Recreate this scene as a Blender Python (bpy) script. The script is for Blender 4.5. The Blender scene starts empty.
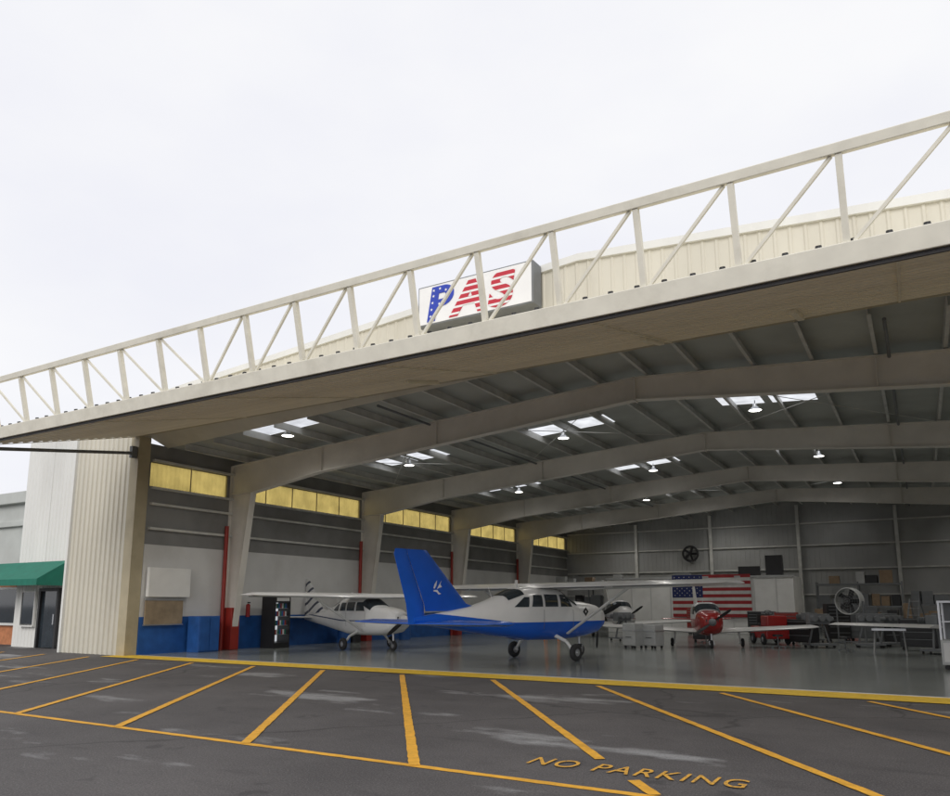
import bpy, math, random
from mathutils import Vector, Matrix
random.seed(4)
scene=bpy.context.scene
col=scene.collection
R=math.radians

# ---------------------------------------------------------------- materials
def nn(nt,t,**k):
    n=nt.nodes.new(t)
    for a,b in k.items(): setattr(n,a,b)
    return n
def mat(name,c,rough=.6,metal=0,var=.12,scale=2.5,bump=0,bscale=30,stretch=(1,1,1),dirt=0,spec=.5):
    m=bpy.data.materials.new(name); m.use_nodes=True
    nt=m.node_tree; bs=nt.nodes['Principled BSDF']
    bs.inputs['Roughness'].default_value=rough; bs.inputs['Metallic'].default_value=metal
    bs.inputs['Specular IOR Level'].default_value=spec
    tc=nn(nt,'ShaderNodeTexCoord'); mp=nn(nt,'ShaderNodeMapping'); mp.inputs['Scale'].default_value=stretch
    nt.links.new(tc.outputs['Object'],mp.inputs[0])
    no=nn(nt,'ShaderNodeTexNoise'); no.inputs['Scale'].default_value=scale; no.inputs['Detail'].default_value=6
    nt.links.new(mp.outputs[0],no.inputs[0])
    rp=nn(nt,'ShaderNodeValToRGB')
    rp.color_ramp.elements[0].position=.3; rp.color_ramp.elements[1].position=.7
    rp.color_ramp.elements[0].color=[max(0,x*(1-var)) for x in c]+[1]
    rp.color_ramp.elements[1].color=[min(1,x*(1+var)) for x in c]+[1]
    nt.links.new(no.outputs[0],rp.inputs[0])
    out=rp.outputs[0]
    if dirt:
        n2=nn(nt,'ShaderNodeTexNoise'); n2.inputs['Scale'].default_value=scale*.35; n2.inputs['Detail'].default_value=8
        n2.inputs['Roughness'].default_value=.7
        nt.links.new(mp.outputs[0],n2.inputs[0])
        mr=nn(nt,'ShaderNodeMapRange'); mr.inputs[1].default_value=.5; mr.inputs[2].default_value=.75
        mr.inputs[4].default_value=dirt
        nt.links.new(n2.outputs[0],mr.inputs[0])
        mx=nn(nt,'ShaderNodeMix',data_type='RGBA'); mx.inputs[7].default_value=(c[0]*.4,c[1]*.36,c[2]*.3,1)
        nt.links.new(mr.outputs[0],mx.inputs[0]); nt.links.new(out,mx.inputs[6]); out=mx.outputs[2]
    nt.links.new(out,bs.inputs['Base Color'])
    if bump:
        n3=nn(nt,'ShaderNodeTexNoise'); n3.inputs['Scale'].default_value=bscale; n3.inputs['Detail'].default_value=5
        nt.links.new(tc.outputs['Object'],n3.inputs[0])
        b=nn(nt,'ShaderNodeBump'); b.inputs['Strength'].default_value=bump; b.inputs['Distance'].default_value=.02
        nt.links.new(n3.outputs[0],b.inputs['Height']); nt.links.new(b.outputs[0],bs.inputs['Normal'])
    return m
def emis(name,c,s):
    m=mat(name,c,.4); b=m.node_tree.nodes['Principled BSDF']
    b.inputs['Emission Color'].default_value=(*c,1); b.inputs['Emission Strength'].default_value=s
    return m
def sheet(name,c,tr):
    m=bpy.data.materials.new(name); m.use_nodes=True; nt=m.node_tree; nt.nodes.clear()
    o=nn(nt,'ShaderNodeOutputMaterial'); mx=nn(nt,'ShaderNodeMixShader'); a=nn(nt,'ShaderNodeBsdfTranslucent'); b=nn(nt,'ShaderNodeBsdfTransparent')
    no=nn(nt,'ShaderNodeTexNoise'); no.inputs['Scale'].default_value=1.7; no.inputs['Detail'].default_value=5; tc=nn(nt,'ShaderNodeTexCoord'); nt.links.new(tc.outputs['Object'],no.inputs[0])
    rp=nn(nt,'ShaderNodeValToRGB'); rp.color_ramp.elements[0].position=.35; rp.color_ramp.elements[1].position=.65
    rp.color_ramp.elements[0].color=[x*.7 for x in c]+[1]; rp.color_ramp.elements[1].color=[*c,1]
    nt.links.new(no.outputs[0],rp.inputs[0]); nt.links.new(rp.outputs[0],a.inputs[0]); nt.links.new(rp.outputs[0],b.inputs[0])
    mx.inputs[0].default_value=tr; nt.links.new(a.outputs[0],mx.inputs[1]); nt.links.new(b.outputs[0],mx.inputs[2]); nt.links.new(mx.outputs[0],o.inputs[0])
    return m

TRUSS=mat('truss_paint',(.78,.75,.65),.5,var=.06,scale=3,dirt=.3)
SIDE=mat('cream_siding',(.63,.60,.51),.5,var=.07,scale=.8,stretch=(1,1,.25),dirt=.35)
WSIDE=mat('white_siding',(.74,.74,.71),.5,var=.05,scale=.8,stretch=(1,1,.25),dirt=.2)
JAMB=mat('tan_trim',(.46,.40,.27),.5,var=.1,scale=1.5,dirt=.4)
UNDER=mat('door_panel_cream',(.92,.86,.69),.5,var=.06,scale=.9,stretch=(.25,2.5,2.5),dirt=.25)
SEAL=mat('rubber_seal',(.09,.09,.095),.7)
STEEL=mat('frame_primer',(.74,.71,.65),.6,var=.07,scale=1.2,dirt=.25)
PURL=mat('purlin_steel',(.60,.60,.57),.5,var=.12,dirt=.25)
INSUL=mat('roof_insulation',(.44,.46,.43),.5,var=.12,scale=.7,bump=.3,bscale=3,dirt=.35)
WINSUL=mat('wall_insulation',(.24,.24,.235),.7,var=.15,scale=.9,dirt=.4)
WPANEL=mat('white_liner',(.66,.66,.65),.6,var=.07,scale=.8,dirt=.3)
BACKW=mat('back_wall_panel',(.36,.365,.36),.6,var=.12,scale=.5,dirt=.4)
BLUEW=mat('blue_wainscot',(.02,.10,.34),.5,var=.2,dirt=.4)
REDP=mat('red_paint',(.33,.03,.02),.4,var=.12,dirt=.35)
REDA=mat('aircraft_red',(.34,.02,.018),.25,var=.08)
WHITE=mat('aircraft_white',(.82,.82,.82),.22,var=.03)
WHITE2=mat('aircraft_white_aged',(.64,.64,.63),.3,var=.05,dirt=.15)
BLUEA=mat('aircraft_blue',(.012,.11,.58),.25,var=.08)
GLASS=mat('dark_glass',(.03,.04,.05),.06,var=.2,spec=.8)
RUB=mat('tyre_rubber',(.025,.025,.027),.8,var=.2,scale=15)
ALU=mat('aluminium',(.55,.56,.58),.35,.85,var=.1)
GREY=mat('grey_paint',(.17,.18,.19),.5,dirt=.3)
LGREY=mat('light_grey_paint',(.45,.46,.46),.5,dirt=.25)
BLACK=mat('black_paint',(.02,.02,.022),.45)
CARD=mat('cardboard',(.28,.20,.13),.8,var=.15,scale=5)
WOOD=mat('plywood',(.30,.23,.15),.7,var=.2,scale=3,stretch=(1,6,1))
GREEN=mat('green_canvas',(.005,.15,.10),.7,var=.12,scale=3)
BRICK=mat('orange_brick',(.50,.20,.09),.8,var=.2,scale=6)
STUCCO=mat('grey_stucco',(.50,.52,.50),.8,var=.08,scale=1,bump=.3,dirt=.2)
ORANGE=mat('orange_plastic',(.6,.17,.02),.5)
TARP=mat('white_curtain',(.82,.82,.80),.7,var=.06,scale=1.5,dirt=.15)
NAVY=mat('flag_blue',(.02,.03,.12),.8); FRED=mat('flag_red',(.34,.03,.035),.8); FWHITE=mat('flag_white',(.60,.60,.58),.8)
EMB=mat('emblem_white',(.8,.8,.8),.4)
SKYL=sheet('skylight_fibreglass',(.96,.98,1),.7)
YEL=sheet('yellow_fibreglass',(.84,.64,.20),.42)
LAMP=emis('lamp_lens',(1,.97,.9),8)
COOL=emis('cooler_light',(.9,.95,1),.5)

def striped(name):
    m=mat(name,(.75,.75,.75),.4); nt=m.node_tree; bs=nt.nodes['Principled BSDF']
    tc=nn(nt,'ShaderNodeTexCoord'); sp=nn(nt,'ShaderNodeSeparateXYZ'); nt.links.new(tc.outputs['Object'],sp.inputs[0])
    a=nn(nt,'ShaderNodeMath',operation='MULTIPLY'); a.inputs[1].default_value=6.0; nt.links.new(sp.outputs[1],a.inputs[0])
    f=nn(nt,'ShaderNodeMath',operation='FRACT'); nt.links.new(a.outputs[0],f.inputs[0])
    g=nn(nt,'ShaderNodeMath',operation='GREATER_THAN'); g.inputs[1].default_value=.34; nt.links.new(f.outputs[0],g.inputs[0])
    mx=nn(nt,'ShaderNodeMix',data_type='RGBA'); mx.inputs[6].default_value=(.78,.78,.78,1); mx.inputs[7].default_value=(.50,.02,.04,1)
    nt.links.new(g.outputs[0],mx.inputs[0]); nt.links.new(mx.outputs[2],bs.inputs['Base Color'])
    return m
LSTRIPE=striped('red_stripe_letter')

def twotone(name,upper,lower,z0,xs,slope,band=None):
    """lower colour below z0 + slope*max(0, xs-x) in the aircraft's own coordinates"""
    m=mat(name,upper,.22,var=.03); nt=m.node_tree; bs=nt.nodes['Principled BSDF']
    src=bs.inputs['Base Color'].links[0].from_socket
    tc=nn(nt,'ShaderNodeTexCoord'); sp=nn(nt,'ShaderNodeSeparateXYZ'); nt.links.new(tc.outputs['Object'],sp.inputs[0])
    a=nn(nt,'ShaderNodeMath',operation='SUBTRACT'); a.inputs[0].default_value=xs; nt.links.new(sp.outputs[0],a.inputs[1])
    b=nn(nt,'ShaderNodeMath',operation='MAXIMUM'); b.inputs[1].default_value=0; nt.links.new(a.outputs[0],b.inputs[0])
    c=nn(nt,'ShaderNodeMath',operation='MULTIPLY_ADD'); c.inputs[1].default_value=slope; c.inputs[2].default_value=z0; nt.links.new(b.outputs[0],c.inputs[0])
    d=nn(nt,'ShaderNodeMath',operation='LESS_THAN'); nt.links.new(sp.outputs[2],d.inputs[0]); nt.links.new(c.outputs[0],d.inputs[1])
    fac=d.outputs[0]
    if band:
        e=nn(nt,'ShaderNodeMath',operation='SUBTRACT'); nt.links.new(c.outputs[0],e.inputs[0]); nt.links.new(sp.outputs[2],e.inputs[1])
        g=nn(nt,'ShaderNodeMath',operation='LESS_THAN'); g.inputs[1].default_value=band; nt.links.new(e.outputs[0],g.inputs[0])
        h=nn(nt,'ShaderNodeMath',operation='MULTIPLY'); nt.links.new(fac,h.inputs[0]); nt.links.new(g.outputs[0],h.inputs[1]); fac=h.outputs[0]
    mx=nn(nt,'ShaderNodeMix',data_type='RGBA'); mx.inputs[7].default_value=(*lower,1)
    nt.links.new(fac,mx.inputs[0]); nt.links.new(src,mx.inputs[6]); nt.links.new(mx.outputs[2],bs.inputs['Base Color'])
    return m
def finstripes(name):
    m=mat(name,(.78,.78,.78),.25,var=.03); nt=m.node_tree; bs=nt.nodes['Principled BSDF']
    src=bs.inputs['Base Color'].links[0].from_socket
    tc=nn(nt,'ShaderNodeTexCoord'); sp=nn(nt,'ShaderNodeSeparateXYZ'); nt.links.new(tc.outputs['Object'],sp.inputs[0])
    a=nn(nt,'ShaderNodeMath',operation='MULTIPLY_ADD'); a.inputs[1].default_value=-.5; nt.links.new(sp.outputs[0],a.inputs[0]); nt.links.new(sp.outputs[2],a.inputs[2])
    b=nn(nt,'ShaderNodeMath',operation='MULTIPLY'); b.inputs[1].default_value=2.3; nt.links.new(a.outputs[0],b.inputs[0])
    f=nn(nt,'ShaderNodeMath',operation='FRACT'); nt.links.new(b.outputs[0],f.inputs[0])
    g=nn(nt,'ShaderNodeMath',operation='GREATER_THAN'); g.inputs[1].default_value=.7; nt.links.new(f.outputs[0],g.inputs[0])
    mx=nn(nt,'ShaderNodeMix',data_type='RGBA'); mx.inputs[7].default_value=(.08,.09,.13,1)
    nt.links.new(g.outputs[0],mx.inputs[0]); nt.links.new(src,mx.inputs[6]); nt.links.new(mx.outputs[2],bs.inputs['Base Color'])
    return m

# ---------------------------------------------------------------- geometry helper
class B:
    def __init__(s): s.v=[]; s.f=[]; s.m=[]
    def add(s,vs,fs,m=0):
        o=len(s.v); s.v+= [tuple(v) for v in vs]; s.f+=[tuple(i+o for i in f) for f in fs]; s.m+=[m]*len(fs); return s
    def box(s,c,d,m=0,rot=None):
        x,y,z=[k/2 for k in d]
        vs=[Vector(p) for p in((-x,-y,-z),(x,-y,-z),(x,y,-z),(-x,y,-z),(-x,-y,z),(x,-y,z),(x,y,z),(-x,y,z))]
        if rot is not None: vs=[rot@v for v in vs]
        c=Vector(c)
        return s.add([v+c for v in vs],[(0,3,2,1),(4,5,6,7),(0,1,5,4),(1,2,6,5),(2,3,7,6),(3,0,4,7)],m)
    def bx(s,x0,x1,y0,y1,z0,z1,m=0): return s.box(((x0+x1)/2,(y0+y1)/2,(z0+z1)/2),(x1-x0,y1-y0,z1-z0),m)
    def cyl(s,p,q,r1,r2=None,n=14,m=0,caps=True):
        p=Vector(p);q=Vector(q); r2=r1 if r2 is None else r2
        d=(q-p).normalized(); a=d.orthogonal().normalized(); b=d.cross(a)
        vs=[]
        for c,r in((p,r1),(q,r2)):
            for i in range(n):
                t=2*math.pi*i/n; vs.append(c+(a*math.cos(t)+b*math.sin(t))*r)
        fs=[(i,(i+1)%n,n+(i+1)%n,n+i) for i in range(n)]
        if caps: fs+= [tuple(range(n-1,-1,-1)),tuple(range(n,2*n))]
        return s.add(vs,fs,m)
    def bar(s,p,q,w,h,up=(0,0,1),m=0):
        p=Vector(p);q=Vector(q); d=(q-p).normalized(); up=Vector(up)
        sd=d.cross(up).normalized(); u=sd.cross(d)
        vs=[]
        for c in(p,q):
            for a,b in((-1,-1),(1,-1),(1,1),(-1,1)): vs.append(c+sd*a*w/2+u*b*h/2)
        return s.add(vs,[(0,1,2,3),(7,6,5,4),(0,4,5,1),(1,5,6,2),(2,6,7,3),(3,7,4,0)],m)
    def loft(s,rings,m=0,caps=True,closed=True):
        n=len(rings[0]); vs=[p for r in rings for p in r]; fs=[]
        for k in range(len(rings)-1):
            for i in range(n if closed else n-1):
                j=(i+1)%n; fs.append((k*n+i,k*n+j,(k+1)*n+j,(k+1)*n+i))
        if caps: fs+=[tuple(range(n-1,-1,-1)),tuple(range((len(rings)-1)*n,len(rings)*n))]
        return s.add(vs,fs,m)
    def torus(s,c,axis,R0,r,n=24,k=10,m=0,sq=1):
        c=Vector(c); ax=Vector(axis).normalized(); a=ax.orthogonal().normalized(); b=ax.cross(a); rings=[]
        for i in range(n+1):
            t=2*math.pi*i/n; e=a*math.cos(t)+b*math.sin(t)
            rings.append([c+e*(R0+r*math.cos(2*math.pi*j/k))+ax*r*sq*math.sin(2*math.pi*j/k) for j in range(k)])
        return s.loft(rings,m,caps=False)
    def obj(s,name,mats,parent=None,smooth=False,bevel=0,angle=38,kind=None):
        me=bpy.data.meshes.new(name); me.from_pydata(s.v,[],s.f)
        if not isinstance(mats,(list,tuple)): mats=[mats]
        for m in mats: me.materials.append(m)
        me.polygons.foreach_set('material_index',s.m)
        me.update()
        import bmesh
        bm=bmesh.new(); bm.from_mesh(me); bmesh.ops.recalc_face_normals(bm,faces=bm.faces[:]); bm.to_mesh(me); bm.free()
        if smooth:
            me.shade_smooth(); me.set_sharp_from_angle(angle=R(angle))
        o=bpy.data.objects.new(name,me); col.objects.link(o)
        if bevel:
            md=o.modifiers.new('bevel','BEVEL'); md.width=bevel; md.segments=2; md.limit_method='ANGLE'
        if parent: o.parent=parent
        if kind: o['kind']=kind
        return o
def tag(o,label,cat,group=None):
    o['label']=label; o['category']=cat
    if group: o['group']=group
    return o
def thing(name,label,cat,loc=(0,0,0),rz=0,group=None,scale=1):
    e=bpy.data.objects.new(name,None); e.empty_display_size=.3; e.location=loc; e.rotation_euler=(0,0,R(rz)); e.scale=(scale,)*3
    col.objects.link(e); return tag(e,label,cat,group)
def copy_thing(o,loc,rz=None):
    n=o.copy(); col.objects.link(n); n.location=loc
    if rz is not None: n.rotation_euler=(0,0,R(rz))
    def rec(src,dst):
        for c in src.children:
            k=c.copy(); col.objects.link(k); k.parent=dst; rec(c,k)
    rec(o,n); return n
def text(name,body,size,mt,parent=None,loc=(0,0,0),rot=(0,0,0),ext=.004,offset=0,shear=0,align='LEFT',sx=1,space=1):
    cu=bpy.data.curves.new(name,'FONT'); cu.body=body; cu.size=size; cu.extrude=ext; cu.offset=offset; cu.shear=shear; cu.align_x=align; cu.space_character=space
    t=bpy.data.objects.new('tmp',cu); col.objects.link(t)
    bpy.context.view_layer.update()
    me=bpy.data.meshes.new_from_object(t.evaluated_get(bpy.context.evaluated_depsgraph_get()))
    me.name=name
    bpy.data.objects.remove(t); me.materials.clear(); me.materials.append(mt)
    o=bpy.data.objects.new(name,me); col.objects.link(o); o.location=loc; o.rotation_euler=rot; o.scale=(sx,1,1)
    if parent: o.parent=parent
    return o

# ---------------------------------------------------------------- ground
def ground_mat():
    m=bpy.data.materials.new('asphalt'); m.use_nodes=True; nt=m.node_tree; bs=nt.nodes['Principled BSDF']
    tc=nn(nt,'ShaderNodeTexCoord')
    def noise(sc,det=6,st=(1,1,1),ro=.6,off=(0,0,0)):
        mp=nn(nt,'ShaderNodeMapping'); mp.inputs['Scale'].default_value=st; mp.inputs['Location'].default_value=off
        nt.links.new(tc.outputs['Object'],mp.inputs[0]); n=nn(nt,'ShaderNodeTexNoise'); n.inputs['Scale'].default_value=sc; n.inputs['Detail'].default_value=det; n.inputs['Roughness'].default_value=ro
        nt.links.new(mp.outputs[0],n.inputs[0]); return n.outputs[0]
    r=nn(nt,'ShaderNodeValToRGB'); r.color_ramp.elements[0].position=.33; r.color_ramp.elements[1].position=.68
    r.color_ramp.elements[0].color=(.050,.045,.046,1); r.color_ramp.elements[1].color=(.098,.090,.089,1)
    nt.links.new(noise(.35,9,ro=.65),r.inputs[0])
    def mixin(prev,fac_out,lo,hi,amt,c):
        mr=nn(nt,'ShaderNodeMapRange'); mr.inputs[1].default_value=lo; mr.inputs[2].default_value=hi; mr.inputs[4].default_value=amt
        nt.links.new(fac_out,mr.inputs[0]); mx=nn(nt,'ShaderNodeMix',data_type='RGBA'); mx.inputs[7].default_value=(*c,1)
        nt.links.new(mr.outputs[0],mx.inputs[0]); nt.links.new(prev,mx.inputs[6]); return mx.outputs[2]
    o=mixin(r.outputs[0],noise(.5,7,(.45,1.1,1),.62,(3.3,1.7,0)),.575,.65,.9,(.29,.29,.29))
    o=mixin(o,noise(60,2),.5,.8,.7,(.25,.24,.23))
    o=mixin(o,noise(38,2,off=(5,5,0)),.52,.78,.7,(.018,.018,.018))
    o=mixin(o,noise(2.2,6,(.4,1,1),off=(9,2,0)),.58,.75,.5,(.028,.027,.028))
    o=mixin(o,noise(1.1,3,off=(2,7,0)),.66,.70,.45,(.022,.021,.022))
    vo=nn(nt,'ShaderNodeTexVoronoi',feature='DISTANCE_TO_EDGE'); vo.inputs['Scale'].default_value=.13
    wn=nn(nt,'ShaderNodeTexNoise'); wn.inputs['Scale'].default_value=1.3; wn.inputs['Detail'].default_value=5; nt.links.new(tc.outputs['Object'],wn.inputs[0])
    mm=nn(nt,'ShaderNodeMix',data_type='RGBA',blend_type='LINEAR_LIGHT'); mm.inputs[0].default_value=.35
    nt.links.new(tc.outputs['Object'],mm.inputs[6]); nt.links.new(wn.outputs[1],mm.inputs[7]); nt.links.new(mm.outputs[2],vo.inputs['Vector'])
    o=mixin(o,vo.outputs['Distance'],.006,.0,.7,(.025,.024,.024))
    nt.links.new(o,bs.inputs['Base Color']); bs.inputs['Roughness'].default_value=.78
    b=nn(nt,'ShaderNodeBump'); b.inputs['Strength'].default_value=.5; b.inputs['Distance'].default_value=.01
    nt.links.new(noise(70,3),b.inputs['Height']); nt.links.new(b.outputs[0],bs.inputs['Normal'])
    return m
def paint_mat(name,c,wear=.62):
    """worn road paint: specks and scuffs of asphalt showing through"""
    m=mat(name,c,.7,var=.14,scale=7,dirt=.5); nt=m.node_tree; bs=nt.nodes['Principled BSDF']; src=bs.inputs['Base Color'].links[0].from_socket
    tc=nn(nt,'ShaderNodeTexCoord'); n=nn(nt,'ShaderNodeTexNoise'); n.inputs['Scale'].default_value=22; n.inputs['Detail'].default_value=7; n.inputs['Roughness'].default_value=.75
    nt.links.new(tc.outputs['Object'],n.inputs[0]); mr=nn(nt,'ShaderNodeMapRange'); mr.inputs[1].default_value=wear-.04; mr.inputs[2].default_value=wear+.03; mr.inputs[4].default_value=.85
    nt.links.new(n.outputs[0],mr.inputs[0]); mx=nn(nt,'ShaderNodeMix',data_type='RGBA'); mx.inputs[7].default_value=(.09,.08,.075,1)
    nt.links.new(mr.outputs[0],mx.inputs[0]); nt.links.new(src,mx.inputs[6]); nt.links.new(mx.outputs[2],bs.inputs['Base Color']); return m
def sheetobj(name,x0,x1,y0,y1,z,mt,kind=None,parent=None):
    b=B(); b.add([(x0,y0,z),(x1,y0,z),(x1,y1,z),(x0,y1,z)],[(0,1,2,3)]); return b.obj(name,mt,parent,kind=kind)
sheetobj('ground',-900,900,-900,900,0,ground_mat(),'structure')
FLOOR=mat('hangar_floor_epoxy',(.27,.29,.28),.17,var=.10,scale=.5,dirt=.35,bump=.04,bscale=2)
XL,XR,YF,YB,XC=-22.7,9.0,16.0,52.0,-6.5
sheetobj('floor',XL+.05,8.95,16.22,52,.008,FLOOR,'structure')
PAINT=paint_mat('yellow_road_paint',(.74,.38,.035),.64)
PAINT3=paint_mat('yellow_stencil_paint',(.72,.38,.045),.57)
PAINT2=paint_mat('yellow_threshold_paint',(.74,.48,.03),.67)
def marking(pts,name,label,group=None,z=.005,mt=PAINT):
    (x0,y0),(x1,y1),w=pts; a=Vector((x0,y0,z)); c=Vector((x1,y1,z)); d=(c-a); L=d.length; d.normalize(); s=Vector((-d.y,d.x,0)); n=max(2,int(L/.12))
    l=[];r=[]
    for i in range(n+1):
        p=a+d*L*i/n; l.append(p+s*(w/2+random.uniform(-.006,.006))); r.append(p-s*(w/2+random.uniform(-.006,.006)))
    b=B(); b.loft([[l[i],r[i]] for i in range(n+1)],caps=False,closed=False)
    return tag(b.obj(name,mt),label,'road marking',group)
marking(((-40,6.72),(12,6.72),.11),'boundary_line','long yellow painted line along the asphalt')
dx=8.28*math.tan(R(36.7))
for i in range(-8,6):
    xb=-4.69+2.48*i
    if i==1:
        marking(((-3.14,8.0),(xb-dx,15.0),.12),'parking_stripe','diagonal yellow stripe stopping short of painted lettering','diagonal no-parking stripes',z=.010)
        marking(((xb+.05,6.78),(xb-.3,7.22),.12),'stripe_remnant','short end piece of a yellow stripe below lettering',z=.010)
    else:
        marking(((xb,6.72),(xb-dx,15.0),.12),'parking_stripe','diagonal yellow painted stripe on dark asphalt','diagonal no-parking stripes',z=.010)
t=text('painted_lettering','NO',.50,PAINT3,loc=(-3.76,7.40,.014),ext=.0,offset=.002,sx=.66,space=1.16)
tag(t,'yellow painted word NO on asphalt','road marking')
t=text('painted_lettering','PARKING',.50,PAINT3,loc=(-3.04,7.40,.014),ext=.0,offset=.002,sx=.65,space=1.16)
tag(t,'yellow painted word PARKING on asphalt','road marking')
marking(((-23.1,15.74),(9.4,15.74),.94),'threshold_line','broad yellow band along the hangar doorway',z=.012,mt=PAINT2)
b=B(); b.bx(XL,9,16.215,16.27,-.02,.022); tag(b.obj('door_track',ALU),'metal threshold strip across the hangar doorway','door track')

# ---------------------------------------------------------------- hangar
def gz(x): return 10.0-.078*abs(x-XC)       # parapet line
def rz(x): return 8.3-.068*abs(x-XC)        # roof sheet
hangar=thing('hangar','large cream metal aircraft hangar with open front','hangar',(0,0,0))
def ribbed(name,x0,x1,y,zb,zt,mt,parent,pitch=.3,depth=.04,rib=.09):
    pts=[]; x=x0
    while x<x1-1e-6:
        for dxx,dy in((0,0),(pitch-rib-.03,0),(pitch-rib,-depth),(pitch-.03,-depth)):
            if x+dxx<=x1: pts.append((x+dxx,y+dy))
        x+=pitch
    pts.append((x1,y))
    b=B(); b.loft([[ (px,py,zb(px)) for px,py in pts],[(px,py,zt(px)) for px,py in pts]],caps=False,closed=False)
    return b.obj(name,mt,parent)
ribbed('front_fascia',XL,XR,YF-.02,lambda x:7.55,lambda x:gz(x)-.12,SIDE,hangar,pitch=.3,depth=.022,rib=.07)
b=B(); b.loft([[(x,YF,7.5),(x,YF,gz(x)-.1),(x,YF+1.0,gz(x)-.1),(x,YF+1.0,rz(x)-.05)] for x in(XL,XC,XR)],caps=True); b.obj('headhouse',SIDE,hangar)
b=B(); b.bx(XL,XR,YF-.12,YF-.0,7.40,7.55); b.obj('door_header',JAMB,hangar,bevel=.01)
b=B()
b.loft([[(x,YF-.1,gz(x)-.14),(x,YF-.1,gz(x)+.04),(x,YF+1.05,gz(x)+.04),(x,YF+1.05,gz(x)-.14)] for x in(XL,XC,XR)]); b.obj('parapet_flashing',WSIDE,hangar)
# roof sheets with skylight openings
cells=[(-17.7,17.65)]+[(x,y) for x in(-17.4,-10.4,-3.75,3.9) for y in(24.5,33,41.2,48.5)]
H2=[(cx+s0,cx+s1,cy) for cx,cy in cells for s0,s1 in((-1.45,-.12),(.12,1.45))]
xs=sorted(set([XL-.1,XC,XR+.1]+[v for h in H2 for v in h[:2]])); ys=sorted(set([17.0,YB+.1]+[v for h in H2 for v in(h[2]-.6,h[2]+.6)]))
b=B()
for i in range(len(xs)-1):
    for j in range(len(ys)-1):
        cx=(xs[i]+xs[i+1])/2; cy=(ys[j]+ys[j+1])/2
        if any(h[0]<cx<h[1] and abs(cy-h[2])<.6 for h in H2): continue
        b.add([(xs[i],ys[j],rz(xs[i])),(xs[i+1],ys[j],rz(xs[i+1])),(xs[i+1],ys[j+1],rz(xs[i+1])),(xs[i],ys[j+1],rz(xs[i]))],[(0,1,2,3)])
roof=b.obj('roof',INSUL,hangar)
for cx,c in cells:
    b=B()
    for h in((cx-1.45,cx-.12),(cx+.12,cx+1.45)):
        b.add([(h[0],c-.6,rz(h[0])+.02),(h[1],c-.6,rz(h[1])+.02),(h[1],c+.6,rz(h[1])+.02),(h[0],c+.6,rz(h[0])+.02)],[(0,1,2,3)])
    b.obj('skylight',SKYL,roof)
x=XL+.9
while x<XR:
    if abs(x-XC)>.2:
        b=B(); z=rz(x)
        b.bx(x-.012,x+.012,17.02,YB-.1,z-.24,z-.01); b.bx(x-.012,x+.07,17.02,YB-.1,z-.255,z-.24); b.obj('purlin',PURL,hangar)
    x+=1.42
# rigid frames
def frame(y):
    out=[(XL+.02,.0),(XL+.02,6.95),(XC,8.0),(XR-.02,6.95),(XR-.02,0)]
    inn=[(XL+.42,.0),(XL+1.15,5.85),(XL+4.5,6.35),(XC-.05,7.35),(XC+.05,7.35),(XR-4.5,6.35),(XR-1.15,5.85),(XR-.42,0)]
    b=B()
    def quad(a,c,d,e):
        vs=[(p[0],y-.012,p[1]) for p in(a,c,d,e)]+[(p[0],y+.012,p[1]) for p in(a,c,d,e)]
        b.add(vs,[(0,1,2,3),(7,6,5,4),(0,4,5,1),(1,5,6,2),(2,6,7,3),(3,7,4,0)])
    def topz(x): return 8.0-(8.0-6.95)*abs(x-XC)/((XC-XL) if x<XC else (XR-XC))
    quad(out[0],inn[0],inn[1],out[1]); quad(out[4],inn[7],inn[6],out[3])
    for k in range(1,6):
        a=inn[k];c=inn[k+1]
        ax=XL+.02 if k==1 else a[0]; cx2=XR-.02 if k==5 else c[0]
        quad(a,c,(cx2,topz(cx2)),(ax,topz(ax)))
    for pl in(inn,[(XL+.02,0),(XL+.02,6.95),(XC,8.0),(XR-.02,6.95),(XR-.02,0)]):
        for k in range(len(pl)-1):
            b.bar((pl[k][0],y,pl[k][1]),(pl[k+1][0],y,pl[k+1][1]),.28,.025,up=(0,0,1) if abs(pl[k][0]-pl[k+1][0])>.6 or abs(pl[k][1]-pl[k+1][1])<1.2 else (1,0,0))
    b.bar((XC,y,7.3),(XC,y,8.0),.28,.04,up=(1,0,0))
    for sx,xx in((1,XL),(-1,XR)):
        b.bar((xx+sx*.05,y,5.86),(xx+sx*1.12,y,5.86),.26,.03)
        for k in(4.6,9.5):
            xk=xx+sx*k; zb=6.35+(k-4.5)/(abs(XC-xx)-4.5)
            b.bx(xk-.012,xk+.012,y-.13,y+.13,zb+.02,topz(xk)-.02)
    o=b.obj('steel_frame',STEEL,hangar)
    for sx,xx in((1,XL),(-1,XR)):
        b=B(); b.bx(min(xx+sx*.06,xx+sx*.54),max(xx+sx*.06,xx+sx*.54),y-.2,y+.2,0.01,1.55); b.obj('column_guard',REDP,o,bevel=.02)
        b=B(); b.cyl((xx+sx*.18,y-.32,0.01),(xx+sx*.18,y-.32,4.6),.075); b.obj('standpipe',REDP,o,smooth=True)
for y in(20,28,36,44): frame(y)
for y0,y1 in((20,28),(36,44)):
    for x0,x1 in((-21,-14),(-14,-7),(-6,1),(1,8)):
        b=B()
        b.cyl((x0,y0,rz(x0)-.3),(x1,y1,rz(x1)-.3),.012,n=6); b.cyl((x1,y0,rz(x1)-.3),(x0,y1,rz(x0)-.3),.012,n=6)
        b.obj('rod_bracing',PURL,hangar)
for x in(-13.5,-.2):
    b=B(); b.cyl((x,17.2,rz(x)-.32),(x,51.8,rz(x)-.32),.04,n=8); b.obj('ceiling_pipe',GREY,hangar,smooth=True)
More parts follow.
